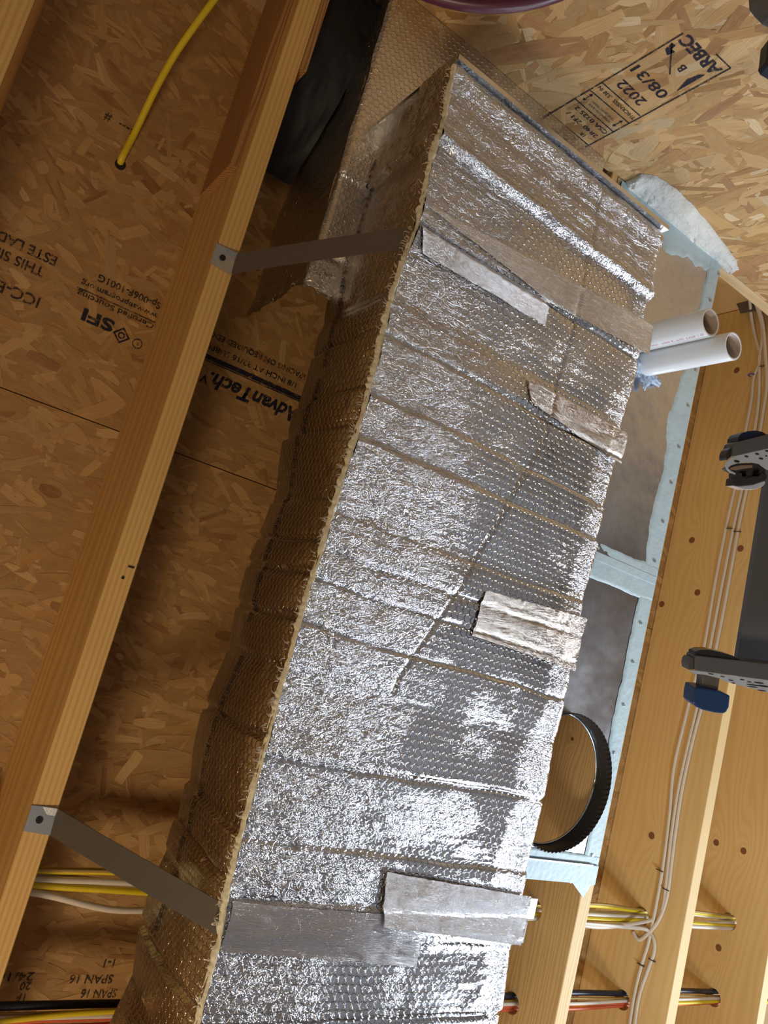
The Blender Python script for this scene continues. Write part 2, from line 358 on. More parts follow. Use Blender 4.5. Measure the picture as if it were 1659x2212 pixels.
# ------------------------------------------------------------------ the room
TOP = 1.222; WY = -.99; CS = (TOP-.0014)/1.2336
rng = random.Random(7)
palF = [((.60, .42, .22), 6), ((.56, .38, .18), 6), ((.64, .46, .25), 4), ((.50, .32, .14), 3), ((.68, .51, .30), 1), ((.33, .18, .07), .9), ((.44, .25, .13), .8)]
gapy = -.215
ceil = osb('ceiling', V((-.55, WY-.12, TOP)), (1, 0, 0), (0, 1, 0), (0, 0, -1), 2.75*S, 1.95*S, 15000, 'osbf', main=12, sd=24, seed=3, pal=palF, gap=(gapy-WY+.12)*S, Ws=(.006, .022), Ls=(.02, .085), chips=.02)
tagit(ceil, kind='structure')
wallb = osb('wall_back', V((.30, WY, .42)), (1, 0, 0), (0, 0, 1), (0, 1, 0), 1.75*S, (1.006-.42)*S, 3600, 'osb', main=100, sd=26, seed=11, Ls=(.05, .15), Ws=(.010, .040))
tagit(wallb, kind='structure')
def slab(name, a, b, mat): return tagit(box(name, a, b, mat), kind='structure')
F0 = -CAMH/S
slab('wall_back_lower', (-2.2, WY-.03, F0), (3.4, WY-.001, .02), 'block'); slab('wall_back_middle', (-2.2, WY-.03, .0201), (3.4, WY-.001, .42), 'warmwall'); 
slab('wall_back_side', (2.05, WY-.03, .42), (3.4, WY-.001, 1.0), 'warmwall'); slab('wall_back_west', (-2.2, WY-.03, .42), (.30, WY-.001, TOP), 'warmwall')
slab('wall_left', (-2.25, WY, F0), (-2.2, 3.2, TOP), 'drywall'); slab('wall_right', (3.4, WY, F0), (3.45, 3.2, TOP), 'drywall'); slab('wall_front', (-2.2, 3.2, F0), (3.4, 3.25, TOP), 'drywall')
slab('floor', (-2.2, WY, F0-.05), (3.4, 3.2, F0), 'concrete')
slab('ceiling_outer', (-2.2, .85, TOP+.001), (3.4, 3.2, TOP+.02), 'warmwall'); slab('ceiling_outer_left', (-2.2, WY, TOP+.001), (-.56, .85, TOP+.02), 'warmwall'); slab('ceiling_outer_right', (2.21, WY, TOP+.001), (3.4, .85, TOP+.02), 'warmwall')
slab('trim_plate', (.90, WY-.14, 1.0065), (2.3, WY+.0008, 1.034), 'plate')
rim = slab('trim_rim_board', (-.5, WY-.105, 1.034), (2.3, WY-.075, TOP), 'joist'); slab('trim_rim_lower', (-.5, WY-.105, 1.0), (.90, WY-.075, 1.0335), 'joist')

# ------------------------------------------------------------------ joists
JW = .0313
holes = [(.41, 1.102), (.585, 1.108)]
def kn(pts, x): return [(lambda q: (q[1]*S, q[2]*S+CAMH))(onX(p, x)) for p in pts]
k4 = kn([(1495, 1167), (1600, 1185), (1507, 1280), (1430, 1305), (1408, 1805), (1592, 800)], 1.5725)
k5 = kn([(1547, 1820), (1606, 1838), (1552, 2047)], 1.908)
M['joist4'] = wood('pine_joist_knotty', (.82, .585, .27), (.68, .43, .155), contrast=.75, knots=[(a-0, b) for a, b in k4])
M['joist5'] = wood('pine_joist_far', (.82, .585, .27), (.68, .43, .155), contrast=.75, knots=k5)
M['joist3'] = wood('pine_joist_straight', (.84, .62, .32), (.62, .40, .17), freq=150, contrast=1.2, knots=kn([(1236, 1596)], 1.24), ks=.012)
jl = {-1: 'rough pine floor joist at the far left corner of the ceiling', 0: 'long pine floor joist on the left with both hanger straps screwed to its underside',
      1: 'pine floor joist directly above the left half of the foil duct', 2: 'pine floor joist behind the right edge of the foil duct',
      3: 'pine floor joist carrying the grey sealed edge of the sheet metal panel', 4: 'knotty pine floor joist with white cables stapled along its side', 5: 'rightmost pine floor joist at the lower right corner'}
jm = {-1: 'joist_dark', 0: 'joist_dark', 1: 'joist', 2: 'joist', 3: 'joist3', 4: 'joist4', 5: 'joist5'}
JX = {}
for k in range(-1, 6):
    x0 = {-1: -.0895, 0: .2385, 1: .572, 2: .905, 3: 1.240, 4: 1.5715, 5: 1.908}[k]; JX[k] = x0
    y1 = 1.15
    o = box('floor_joist', (x0, WY-.073, 1.0), (x0+JW, y1, TOP-.0009), jm[k], origin=None)
    bevel(o, .0015, 1)
    tagit(o, jl[k], 'joist', 'floor joists')
    if k >= 0:
        for (hy, hz) in holes:
            r = .0195; n = 24; pts = [(x0-.02, hy+r*math.cos(2*math.pi*i/n), hz+r*math.sin(2*math.pi*i/n)) for i in range(n)]
            cut = prism('cut', pts, (.08, 0, 0), 'hole'); md = o.modifiers.new('b', 'BOOLEAN'); md.object = cut; md.operation = 'DIFFERENCE'; md.solver = 'EXACT'
            bpy.context.view_layer.update(); me = bpy.data.meshes.new_from_object(o.evaluated_get(bpy.context.evaluated_depsgraph_get()))
            o.modifiers.clear(); o.data = me; bpy.data.objects.remove(cut)
# nailing blocks either side of the left joist by the wall
for (xa, xb, y1, z0, lab) in ((JX[0]+JW, JX[0]+JW+.012, -.775, 1.001, 'dark laminated scrap block nailed on the right of the left joist'), (JX[0]-.012, JX[0], -.60, 1.03, 'thin dark board fixed on the left side of the left joist')):
    b = box('scrap_block', (xa+.0002, WY+.001, z0), (xb-.0002, y1, 1.16), 'scrap', bev=.001); tagit(b, lab, 'wood block')
for p, l in (((265, 1248), 'small dark nail head on the underside of the left joist'), ((283, 1225), 'short dark staple on the underside of the left joist')):
    q = onZ(p, 1.0); s = (.0016, .0016) if 'nail' in l else (.004, .0009)
    tagit(box('nail', (q[0]-s[0], q[1]-s[1], .9985), (q[0]+s[0], q[1]+s[1], 1.0003), 'screw'), l, 'nail')

# ------------------------------------------------------------------ lettering on boards
WZ = WY+.0014
def wt(s, x, z, size, width=None, mat='ink', bold=.012, **k): return text('stamped_text', s, (x, WZ, z), (-1, 0, 0), (0, 0, 1), size, mat, wallb, width=width, bold=bold, **k)
def wline(x0, z0, x1, z1, t=.0011):
    d = np.array([x1-x0, z1-z0]); d = d/np.linalg.norm(d); nn = np.array([-d[1], d[0]])*t
    P = [(x0+nn[0], WZ, z0+nn[1]), (x1+nn[0], WZ, z1+nn[1]), (x1-nn[0], WZ, z1-nn[1]), (x0-nn[0], WZ, z0-nn[1])]
    mesh('stamped_line', P, [(0, 1, 2, 3)], 'ink', wallb)
for l in ((.7175, .99, .7195, .715), (.8205, .989, .8180, .699), (.7168, .989, .8203, .9868), (.7190, .929, .8207, .9286), (.7188, .896, .8192, .8935), (.7180, .8695, .8165, .8678), (.7816, .7007, .8180, .6991), (.772, .776, .724, .738)): wline(*l)
wt('NUFEUT', .818, .993, .017, .09); wt('1R', .797, .9735, .011); wt('2R40  2F1 /', .812, .9565, .013, .078); wt('CSA 0325 2', .8155, .9365, .013, .082)
wt('STRENGTH AXIS', .797, .916, .0062, .055, bold=0); wt('THIS DIRECTION', .797, .9075, .0062, .055, bold=0)
wt('THICKNESS  .538 IN', .8165, .8765, .0105, .094); wt('2022', .797, .838, .026, .062); wt('08/31', .806, .801, .026, .080); wt('B', .778, .748, .020); wt('ARBEC', .814, .710, .028, .088, bold=.03)
for x in (.729, .808):
    mesh('stamped_arrow', [(x-.0007, WZ, .901), (x+.0007, WZ, .901), (x+.0007, WZ, .918), (x-.0007, WZ, .918)], [(0, 1, 2, 3)], 'ink', wallb)
    for z, s in ((.899, 1), (.920, -1)): mesh('stamped_arrow_head', [(x-.0035, WZ, z+.005*s), (x+.0035, WZ, z+.005*s), (x, WZ, z-.001*s)], [(0, 1, 2)], 'ink', wallb)
mesh('stamped_mark', [(.808, WZ, .790), (.806, WZ, .735), (.800, WZ, .742), (.797, WZ, .762)], [(0, 1, 2, 3)], 'ink', wallb)
mesh('stamped_mark', [(.738, WZ, .757), (.727, WZ, .752), (.724, WZ, .738), (.731, WZ, .736), (.733, WZ, .745), (.741, WZ, .744)], [(0, 1, 2, 3, 4, 5)], 'ink', wallb)
CZ = TOP-.0014
def ct(s, x, y, size, width=None, mat='inkl', bold=.012, **k): return text('stamped_text', s, (x*CS, y*CS, CZ), (-1, 0, 0), (0, 1, 0), size, mat, ceil, width=width, bold=bold, **k)
def cbar(x0, y0, x1, y1, mat='inkl'):
    x0, y0, x1, y1 = [q*CS for q in (x0, y0, x1, y1)]; mesh('stamped_line', [(x0, y0, CZ), (x1, y0, CZ), (x1, y1, CZ), (x0, y1, CZ)], [(0, 1, 2, 3)], mat, ceil)
ct('AdvanTech.', .528, -.3790+.012, .036, .176, mat='ink', bold=.03, shear=.25); ct('V', .349, -.358, .02, mat='ink', bold=.03)
cbar(.55, -.3845, .27, -.3925, 'ink'); cbar(.55, -.3815, .27, -.383, 'ink')
ct('1/8 INCH AT 32/16 SUBFLR 24', .502, -.411, .0135, .20); ct('SPACING ON REQUIRED EDGES', .516, -.4325, .0135, .20)
ct('ESTE LADO', .0753, -.4340, .021, .10); ct('THIS SIDE', .0646, -.4095, .021, .085); ct('ICC-ES ESR', .073, -.365, .024, .115); ct('APA', .004, -.384, .016)
ct('Sp-006F-1001G', .2385, -.4385, .016, .10); ct('Certified Sourcing', .238, -.401, .0125, .120); ct('www.sfiprogram.org', .2385, -.4185, .0125, .120); cbar(.2385, -.4052, .1141, -.4038)
ct('SFI', .182, -.378, .026, .048, mat='ink', bold=.03)
def ring_mark(cx, cy, r, t, n=20, sq=False):
    cx *= CS; cy *= CS
    vs = []; fs = []
    for i in range(n):
        a = 2*math.pi*i/n; k = 1 if not sq else (1/max(abs(math.cos(a))+abs(math.sin(a)), .75))
        for rr in (r*k, (r-t)*k): vs.append((cx+rr*math.cos(a), cy+rr*math.sin(a), CZ))
    for i in range(n): j = (i+1) % n; fs.append((2*i, 2*j, 2*j+1, 2*i+1))
    mesh('stamped_ring', vs, fs, 'ink', ceil)
ring_mark(.197, -.362, .0135, .0035, 16, True); ring_mark(.197, -.362, .0055, .0022, 10); ring_mark(.2235, -.360, .0080, .0014); ct('R', .2258, -.3625, .007)
ct('1-1', .49, .571, .017); ct('SPAN 16', .495, .594, .0175, .066); ct('SPAN 16', .508, .615, .0175, .055); ct('24/16', .375, .590, .0175, .05); ct('20', .375, .604, .0155); ct('1F', .372, .6195, .0155)
ct('<---  #', .118, -.684, .022, .05, bold=0)

# ------------------------------------------------------------------ the insulated duct
ZB = .78; ZT = .992; Y0 = -.765; Y1 = .80
def lerp(y, tab): ys = [a[1] for a in tab]; xs = [a[0] for a in tab]; return np.interp(y, ys, xs)
Lt = [(.399, -.763), (.408, -.672), (.407, -.603), (.412, -.52), (.405, -.426), (.410, -.335), (.411, -.254), (.409, -.18), (.408, -.095), (.406, -.023), (.406, .063), (.408, .15), (.408, .23), (.412, .297), (.418, .344), (.420, .424), (.42, .8)]
Rt = [(.858, -.765), (.849, -.60), (.853, -.482), (.851, -.38), (.851, -.256), (.853, -.164), (.851, -.097), (.856, -.02), (.856, .163), (.859, .28), (.862, .40), (.864, .8)]
creases = []; y = Y0+.035; r2 = random.Random(5)
while y < Y1: creases.append((y, r2.uniform(-.05, .05), r2.uniform(.5, 1.0))); y += r2.uniform(.036, .115)
CE = np.array([c[0] for c in creases]); CT = np.array([c[1] for c in creases]); SL = np.array([r2.uniform(-.12, .12) for c in creases]+[0])
def quilt(x, y, A, sharp=.55, wob=.005):
    """flat panels, each tipped its own way, meeting in narrow creases"""
    yy = y+wob*(fbm(x*7, y*7, 3)-.5)*2; k = np.searchsorted(CE, yy-.0*x); k = np.clip(k, 1, len(CE)-1)
    a = CE[k-1]+CT[k-1]*(x-.63)*.35; b = CE[k]+CT[k]*(x-.63)*.35; m_ = (a+b)/2; hw = np.maximum((b-a)/2, .006)
    t = np.clip((yy-m_)/hw, -1, 1); env = 1-np.clip((np.abs(t)-.80)/.20, 0, 1)**2
    fade = .55+.6*vnoise(x*5+k*3.1, k*7.7, 8)
    return A*np.clip(1-(1-np.abs(t))*hw/.0045, 0, 1)+SL[k]*t*hw*env*fade-.0012*(1-t*t)
def mixw(v, a, b): return np.clip((v-a)/(b-a), 0, 1)
def zbot(x, y):
    z = ZB+quilt(x, y, .0026)+.0034*(fbm(x*13, y*22, 9)-.5)
    cl = mixw(x, .62, .50)*.9; z = z+cl*.0034*(ridge(x*24, y*60, 21)-.5)
    z = z+.0030*(fbm(x*4, y*3, 12)-.5)
    # crushed folds of the end: facets alternately turned to the wall and away
    z = z+mixw(y, -.62, -.64)*np.interp(y+.012*(fbm(x*5, y*0, 61)-.5)*2, [-.775, -.742, -.728, -.708, -.690, -.672, -.652, -.643, -.636], [.010, .000, .004, .0065, .003, .0045, .0015, -.004, 0])+mixw(y, -.635, -.66)*.0035*(ridge(x*22, y*26, 71)-.5)
    # lengthwise fold
    fx = np.interp(y, [-.64, -.32, -.245, -.10, .03], [.70, .695, .665, .615, .555]); z = z+.0022*np.exp(-((x-fx)/.003)**2)*(y < .05)
    return z
def f_bottom(U, Vv):
    # U: arclength from left corner (units); past the width it turns up the right side
    xl = lerp(Vv, Lt); xr = lerp(Vv, Rt); wdt = xr-xl; rr = .016
    jag = .0035*(fbm(Vv*60, Vv*0+1, 4)-.5)
    flat = wdt-rr; a = np.clip((U-flat)/rr, 0, 1)*math.pi/2; up = np.clip(U-flat-rr, 0, None)
    x = xl+jag*(U < .01)+np.minimum(U, flat)+rr*np.sin(a); z0 = zbot(np.minimum(x, .85), Vv)
    z = z0+rr*(1-np.cos(a))+up; x = x+np.where(up > 0, .004*(fbm(Vv*25, up*25, 8)-.5)*2, 0)
    # rounded nose at the wall end
    e = np.clip((Y0+.02-Vv)/.02, 0, 1); z = z+.012*e**2
    return x, Vv+.004*(fbm(U*30, Vv*3, 2)-.5), z
def cr_bottom(U, Vv):
    n = .10*(fbm(U*12, Vv*10, 31)-.45)*2
    left = 1-mixw(U+n*.9, .10, .24); right = mixw(U+n*.4, .385, .43); end = 1-mixw(Vv+n*.3, -.66, -.60)
    mid = mixw(fbm(U*7, Vv*11, 44), .58, .72)*.8
    near = mixw(Vv, -.1, .3)  # bubbles survive near the left edge further along
    return np.maximum.reduce([left*(1-.35*near*vnoise(U*30, Vv*30, 3)), right, end, mid*.7, np.full_like(U, .05)])
duct = thing('insulated_duct', (.63, 0, .99), 'large rectangular air duct wrapped in silver foil bubble insulation, hung below the joists', 'air duct')
box('sheet_metal_core', (.432, Y0+.006, ZB+.016), (.838, Y1, ZT-.004), 'galv', duct)
grid('bottom_wrap', f_bottom, np.linspace(0, .655, 330), np.linspace(Y0, Y1, 620), 'foil', duct, cr_bottom)
def xside(y, z):
    t = (z-ZB)/(ZT-ZB); base = lerp(y, Lt)*(1-t)+(.415+.003*np.sin(y*30))*t
    b = quilt(z+.2, y+.013, .0035, .5, .008)
    x = base-.006*np.sin(np.clip(t, 0, 1)*math.pi)+b+.004*(fbm(y*16, z*16, 5)-.5)
    up = mixw(y, -.42, -.62); return x+up*(.012*(ridge(y*12, z*22, 6)-.5))
def f_side(U, Vv):
    h = ZT-ZB; z = ZB+np.minimum(U, h); x = xside(Vv, z); ov = np.clip(U-h, 0, None)
    return x+ov, Vv+.003*(fbm(U*30, Vv*3, 2)-.5), z+.002*(U < .002)
grid('side_wrap', f_side, np.linspace(0, .26, 110), np.linspace(Y0, Y1, 560), 'foilside', duct, lambda U, Vv: np.maximum(mixw(fbm(U*9, Vv*12, 3), .5, .75)*.6+mixw(U, .16, .19)*.7, (1-mixw(Vv, -.60, -.45))))
box('end_wrap', (.405, Y0-.002, ZB+.006), (.856, Y0+.005, ZT), 'foilside', duct)
# raw cut edge of the wrap along the corner
def f_edge(U, Vv):
    x = lerp(Vv, Lt)+.0025; sc = .6+.55*np.abs(np.sin(Vv*190+16*fbm(Vv*25, Vv*0, 1)))*vnoise(Vv*70, Vv*0, 9)+.25*fbm(Vv*140, Vv*0, 5)
    wv = .0078*sc*(.55+.9*fbm(Vv*26, Vv*0, 14)); a = U; return x-wv*a*.80-.0012+.0022*(fbm(Vv*160, U*3, 7)-.5), Vv, ZB+.0005-.0018*np.sin(a*3.0)+.0050*a+.003*(fbm(Vv*130, U*2, 3)-.5)
grid('cut_edge', f_edge, np.linspace(0, 1, 7), np.linspace(Y0+.02, Y1, 1500), 'cream', duct, smooth=False)
# curled slivers of foil along the cut edge
vs = []; fs = []; r3 = random.Random(9)
for i in range(260):
    yy = r3.uniform(Y0+.03, .62); xx = float(lerp(yy, Lt))-.0045-r3.uniform(0, .003); L = r3.uniform(.003, .009); th = r3.uniform(-.8, .8)
    b0 = len(vs); k = 6
    for j in range(k):
        a = j/(k-1)*r3.uniform(1.8, 2.6); cx = xx-L*math.sin(a)*.7; cz = ZB+.004+L*(1-math.cos(a))*.35-.002; cy = yy+L*(1-math.cos(a))*th
        vs += [(cx, cy-.0006, cz), (cx, cy+.0006, cz)]
    for j in range(k-1): fs.append((b0+2*j, b0+2*j+1, b0+2*j+3, b0+2*j+2))
sl = mesh('curled_slivers', vs, fs, 'sliver', duct); sl['kind'] = 'stuff'
# foil tapes on the underside
def tape(quad, mat, cr=0, lift=.0011, amp=.001, sd=1, lab=None, frq=(30, 50), wrapup=0, nu=90, nv=40):
    A, B, C, D = [np.array(q) for q in quad]   # A->B across, D->C across, A->D along
    def fn(U, Vv):
        P = ((1-U)*(1-Vv))[..., None]*A+(U*(1-Vv))[..., None]*B+(U*Vv)[..., None]*C+((1-U)*Vv)[..., None]*D
        x = P[..., 0]; yq = P[..., 1]; e = .0018*(fbm(U*40, Vv*40, sd)-.5); yq = yq+e*((Vv < .01)+(Vv > .99))
        sm = zbot(x, yq)*.45+(ZB+.0006)*.55
        z = np.minimum(sm, zbot(x, yq))-lift+amp*2*(ridge(U*frq[0]*.12, Vv*frq[1]*.08, sd)-.5)-amp*1.2
        return x, yq, z
    o = grid('foil_tape', fn, np.linspace(0, 1, nu), np.linspace(0, 1, nv), mat, duct)
    if lab: o['label'] = lab
    return o
tape(((.413, -.516), (.640, -.523), (.645, -.486), (.425, -.482)), 'tape', sd=3, lab='shiny crumpled foil tape over the far strap', amp=.0014)
tape(((.400, -.545), (.86, -.592), (.86, -.540), (.640, -.523)), 'foilback', sd=9, lab='dull foil tape strip', lift=.0008, amp=.0005)
tape(((.640, -.405), (.855, -.408), (.852, -.357), (.652, -.375)), 'tape3', sd=5, lab='dark reflective foil tape at the right edge', amp=.0016)
tape(((.655, -.108), (.852, -.118), (.853, -.040), (.650, -.046)), 'tape3', sd=6, lab='short wrinkled foil tape patch', amp=.0018)
tape(((.418, .300), (.690, .306), (.692, .366), (.420, .352)), 'tape', sd=7, lab='smooth wide foil tape over the near strap', amp=.0008)
tape(((.607, .255), (.862, .272), (.862, .336), (.622, .318)), 'tape2', sd=8, lab='crumpled foil tape patch at the right edge', amp=.0022, lift=.0022, frq=(60, 60))
# printed line along the side
line = 'rFOIL BIG-8 Duct Insulation R8.0 with airspace - ASTM E84 - FS=15 SD=50 - Class 1/A - ASTM C411 Passed - Title 24CA-T3A5 (CN), RR08436'
def wrapside(ys, zc):
    def fn(tx, ty):
        yy = ys-tx; zz = zc(yy)+.006-ty; return np.stack([xside(yy, zz)-.0016, yy, zz], -1)
    return fn
zc = lambda yy: np.interp(yy, [-.70, -.585, -.463, -.342, -.247, -.119, .012, .30, .374, .6], [.955, .955, .938, .922, .930, .922, .915, .928, .926, .925])
for ys in (.395, .012, -.345): text('printed_line', line, (0, 0, 0), (0, -1, 0), (0, 0, -1), .0160, 'inkp', duct, width=.340, bold=.022, warp=wrapside(ys, zc))
# raised branch beyond the duct, running up into the joist space
ZR = .984
def f_br(U, Vv):
    xr = .368+U; z = ZR+quilt(U, Vv*1.0+.01, .003)+.004*(fbm(U*15, Vv*15, 6)-.5)
    rise = np.clip(.006-U, 0, None)*1.2; return xr, Vv, z+rise
grid('branch_wrap', f_br, np.linspace(0, .50, 130), np.linspace(WY+.002, -.47, 140), 'foilback', duct, lambda U, Vv: (1-mixw(Vv, -.62, -.9))*.9)
def f_brs(U, Vv):
    z = ZR+U; return .368+.010*(fbm(Vv*14, U*14, 3)-.5)+.02*np.clip(U, 0, 1)+.012*mixw(Vv, -.62, -.48)*(ridge(Vv*25, U*20, 7)-.5), Vv+.02*(Vv > -.475)*(fbm(U*22, Vv, 6)-.5), z
grid('branch_side_wrap', f_brs, np.linspace(0, .22, 50), np.linspace(WY+.002, -.47, 120), 'foilside', duct, lambda U, Vv: np.ones_like(U)*.8)
def f_fl(U, Vv):
    x = .366+U*.055; return x, -.50+Vv*.030+.010*(fbm(U*6, Vv*4, 2)-.5), .975+.012*Vv+.012*ridge(U*5, Vv*4, 8)-.004
grid('loose_flap', f_fl, np.linspace(0, 1, 40), np.linspace(0, 1, 30), 'foilback', duct, lambda U, Vv: np.ones_like(U))

ds = thing('gap_shade', (.32, -.9, 1.03), 'added crinkled black surface standing in for the shade in the gap between left joist and foil duct, by the wall', 'painted shade')  # black surface added here to darken the bay, its colour stands for shade
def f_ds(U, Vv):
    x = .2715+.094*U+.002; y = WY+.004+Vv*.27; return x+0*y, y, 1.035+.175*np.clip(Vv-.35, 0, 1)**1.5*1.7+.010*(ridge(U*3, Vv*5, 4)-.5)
grid('gap_shade_surface', f_ds, np.linspace(0, 1, 30), np.linspace(0, 1, 60), 'shade_black', ds)

# ------------------------------------------------------------------ hanger straps
def strap(pj, pd, lab):
    t = thing('hanger_strap', (pj[0], pj[1], 1.0), lab, 'metal strap', 'duct hanger straps'); w = .0155
    n = 14; vs = []; fs = []
    A = np.array(pj); B = np.array(pd)
    for i in range(n+1):
        s = i/n; p = A*(1-s)+B*s; p[2] -= .004*math.sin(s*math.pi)
        for dz in (0, .0012):
            vs += [(p[0]+dz*.6, p[1]-w, p[2]+dz), (p[0]+dz*.6, p[1]+w, p[2]+dz)]
    for i in range(n):
        a = 4*i; b = a+4; fs += [(a, a+1, b+1, b), (a+2, b+2, b+3, a+3), (a, b, b+2, a+2), (a+1, a+3, b+3, b+1)]
    mesh('band', vs, fs, 'strap', t)
    x0 = pj[0]-.030; tb = prism('fixing_tab', [(x0, pj[1]-w, .9985), (pj[0]-.001, pj[1]-w*1.05, .9975), (pj[0]+.0005, pj[1]-w, .994), (pj[0]+.0005, pj[1]+w, .994), (pj[0]-.001, pj[1]+w*1.05, .9975), (x0, pj[1]+w*.95, .9985)], (0, 0, .0014), 'tab', t)
    n = 14; cx, cy = pj[0]-.0165, pj[1]
    prism('screw', [(cx+.0042*math.cos(6.283*i/n), cy+.0042*math.sin(6.283*i/n), .9965) for i in range(n)], (0, 0, .003), 'screw', t)
    # end that runs on under the duct
    xe = .875 if pj[1] > 0 else .84; zb = ZB-.0004
    box('under_band', (B[0]+.004, B[1]-w*.9, ZB+.004), (xe, B[1]+w*.9, ZB+.0052), 'strap', t)
    if pj[1] > 0:
        box('strap_end', (.862, .275, ZB-.001), (.8795, .302, ZB+.0006), 'tab', t); mesh('bent_end', [(.862, .268, ZB+.0005), (.8795, .275, ZB-.0005), (.8795, .275, ZB+.012), (.862, .268, ZB+.012)], [(0, 1, 2, 3)], 'chan', t)
    return t
strap((.266, -.452, .9955), (.4115, -.500, ZB+.002), 'flat galvanised strap from the left joist to the far part of the foil duct')
strap((.268, .303, .9955), (.4165, .322, ZB+.001), 'flat galvanised strap from the left joist to the near part of the foil duct')

# ------------------------------------------------------------------ panned joist bay: sheet metal, mastic, collar
pan = thing('sheet_metal_panel', (1.09, -.3, 1.0), 'galvanised sheet metal panel closing the joist space with painted grey-blue sealed borders', 'metal panel')
cx, cy, cr = 1.093, .142, .1205
xs = (.921, 1.262); ys = (WY+.002, .318); n = 48
circ = [(cx+cr*math.cos(2*math.pi*i/n), cy+cr*math.sin(2*math.pi*i/n)) for i in range(n)]
def sqpt(a):
    dx, dy = math.cos(a), math.sin(a); t = min((xs[1]-cx)/dx if dx > 1e-6 else (xs[0]-cx)/dx if dx < -1e-6 else 9, (ys[1]-cy)/dy if dy > 1e-6 else (-.235-cy)/dy if dy < -1e-6 else 9); return (cx+t*dx, cy+t*dy)
vs = [(a, b, .9992) for a, b in circ]+[(*sqpt(2*math.pi*i/n), .9992) for i in range(n)]
fs = [(i, (i+1) % n, (i+1) % n+n, i+n) for i in range(n)]
mesh('lower_sheet', vs, fs, 'galv', pan)
for sx in xs:   # corners the ray fan clips
    for sy in (-.235, ys[1]):
        pts = sorted([v for v in vs[n:] if True], key=lambda v: (v[0]-sx)**2+(v[1]-sy)**2)[:2]
        mesh('sheet_corner', [(sx, sy, .9992), pts[0], pts[1]], [(0, 1, 2)], 'galv', pan)
def f_sh(U, Vv): return U, Vv, .9985-.0045*np.sin(np.clip((U-xs[0])/(xs[1]-xs[0]), 0, 1)*math.pi)*np.sin((Vv+.985)*6.1)**2*(fbm(U*4, Vv*3, 4)+.2)
grid('upper_sheet', f_sh, np.linspace(*xs, 50), np.linspace(ys[0], -.268, 120), 'galv', pan)
box('seam_strip', (xs[0], -.278, .9945), (1.262, -.262, .9990), 'mastic', pan, bev=.0006); box('seam_strip', (xs[0], -.256, .9965), (1.262, -.250, .9990), 'mastic', pan)
def wavy(name, inner, outer, along, mat, z0=.9962, amp=.004, sd=1, lab=None):
    """painted mastic band with a ragged inner edge; along='y' (x inner->outer) or 'x'"""
    a0, a1 = along[1:]; k = 90
    def fn(U, Vv):
        t = a0+(a1-a0)*Vv; rag = amp*(fbm(t*30, t*0, sd)-.5)*2+amp*.6*(vnoise(t*90, t*0, sd+3)-.5)
        i_ = (np.interp(t, inner[0], inner[1]) if isinstance(inner, tuple) else inner)+rag; p = i_*(1-U)+outer*U
        z = z0+.0022*(U < .02)+.0010*(fbm(U*5, t*60, sd+5)-.5)
        return (p, t, z) if along[0] == 'y' else (t, p, z)
    o = grid(name, fn, np.linspace(0, 1, 10), np.linspace(0, 1, k*2), mat, pan)
    if lab: o['label'] = lab
wavy('mastic_border', (([-.98, -.75, -.60, -.50, -.38, -.30]), ([1.225, 1.225, 1.200, 1.222, 1.212, 1.222])), 1.264, ('y', WY+.004, -.262), 'mastic', amp=.006, sd=2, lab='grey-blue painted seal along the upper right edge')
wavy('mastic_border', 1.226, 1.264, ('y', -.262, .318), 'mastic', amp=.003, sd=4)
wavy('mastic_border', (([.9, 1.1, 1.27]), ([-.915, -.925, -.955])), WY+.004, ('x', .93, 1.264), 'mastic', amp=.012, sd=6)
wavy('mastic_border', -.298, -.262, ('x', .93, 1.264), 'mastic', z0=.9955, amp=.003, sd=8)
wavy('mastic_border', -.226, -.262, ('x', .93, 1.264), 'mastic', z0=.9955, amp=.002, sd=9)
wavy('mastic_border', .268, .286, ('x', .93, 1.264), 'mastic', z0=.9955, amp=.002, sd=10)
box('end_flange', (.93, .284, .9915), (1.262, .3185, .9965), 'mastic', pan, bev=.001); box('flange_groove', (.93, .2825, .9905), (1.245, .286, .9935), 'galv', pan, bev=.0008)
mesh('corner_tab', [(1.205, .3186, .9985), (1.262, .3186, .9985), (1.245, .345, .9985)], [(0, 1, 2)], 'mastic', pan)
def disc(name, p, r, h, mat, parent, n=12):
    return prism(name, [(p[0]+r*math.cos(6.283*i/n), p[1]+r*math.sin(6.283*i/n), p[2]) for i in range(n)], (0, 0, h), mat, parent, bev=.0006)
for p in ((1553, 592), (1535, 650), (1503, 800), (1487, 877), (1467, 966), (1450, 1043), (1432, 1127), (1414, 1212), (1384, 1346), (1367, 1430), (1347, 1523), (1327, 1627), (1280, 1848), (1242, 1884), (1232, 1904)):
    q = onZ(p, .995); disc('screw', (q[0], q[1], .9935), .0032, .004, 'screwz', pan)
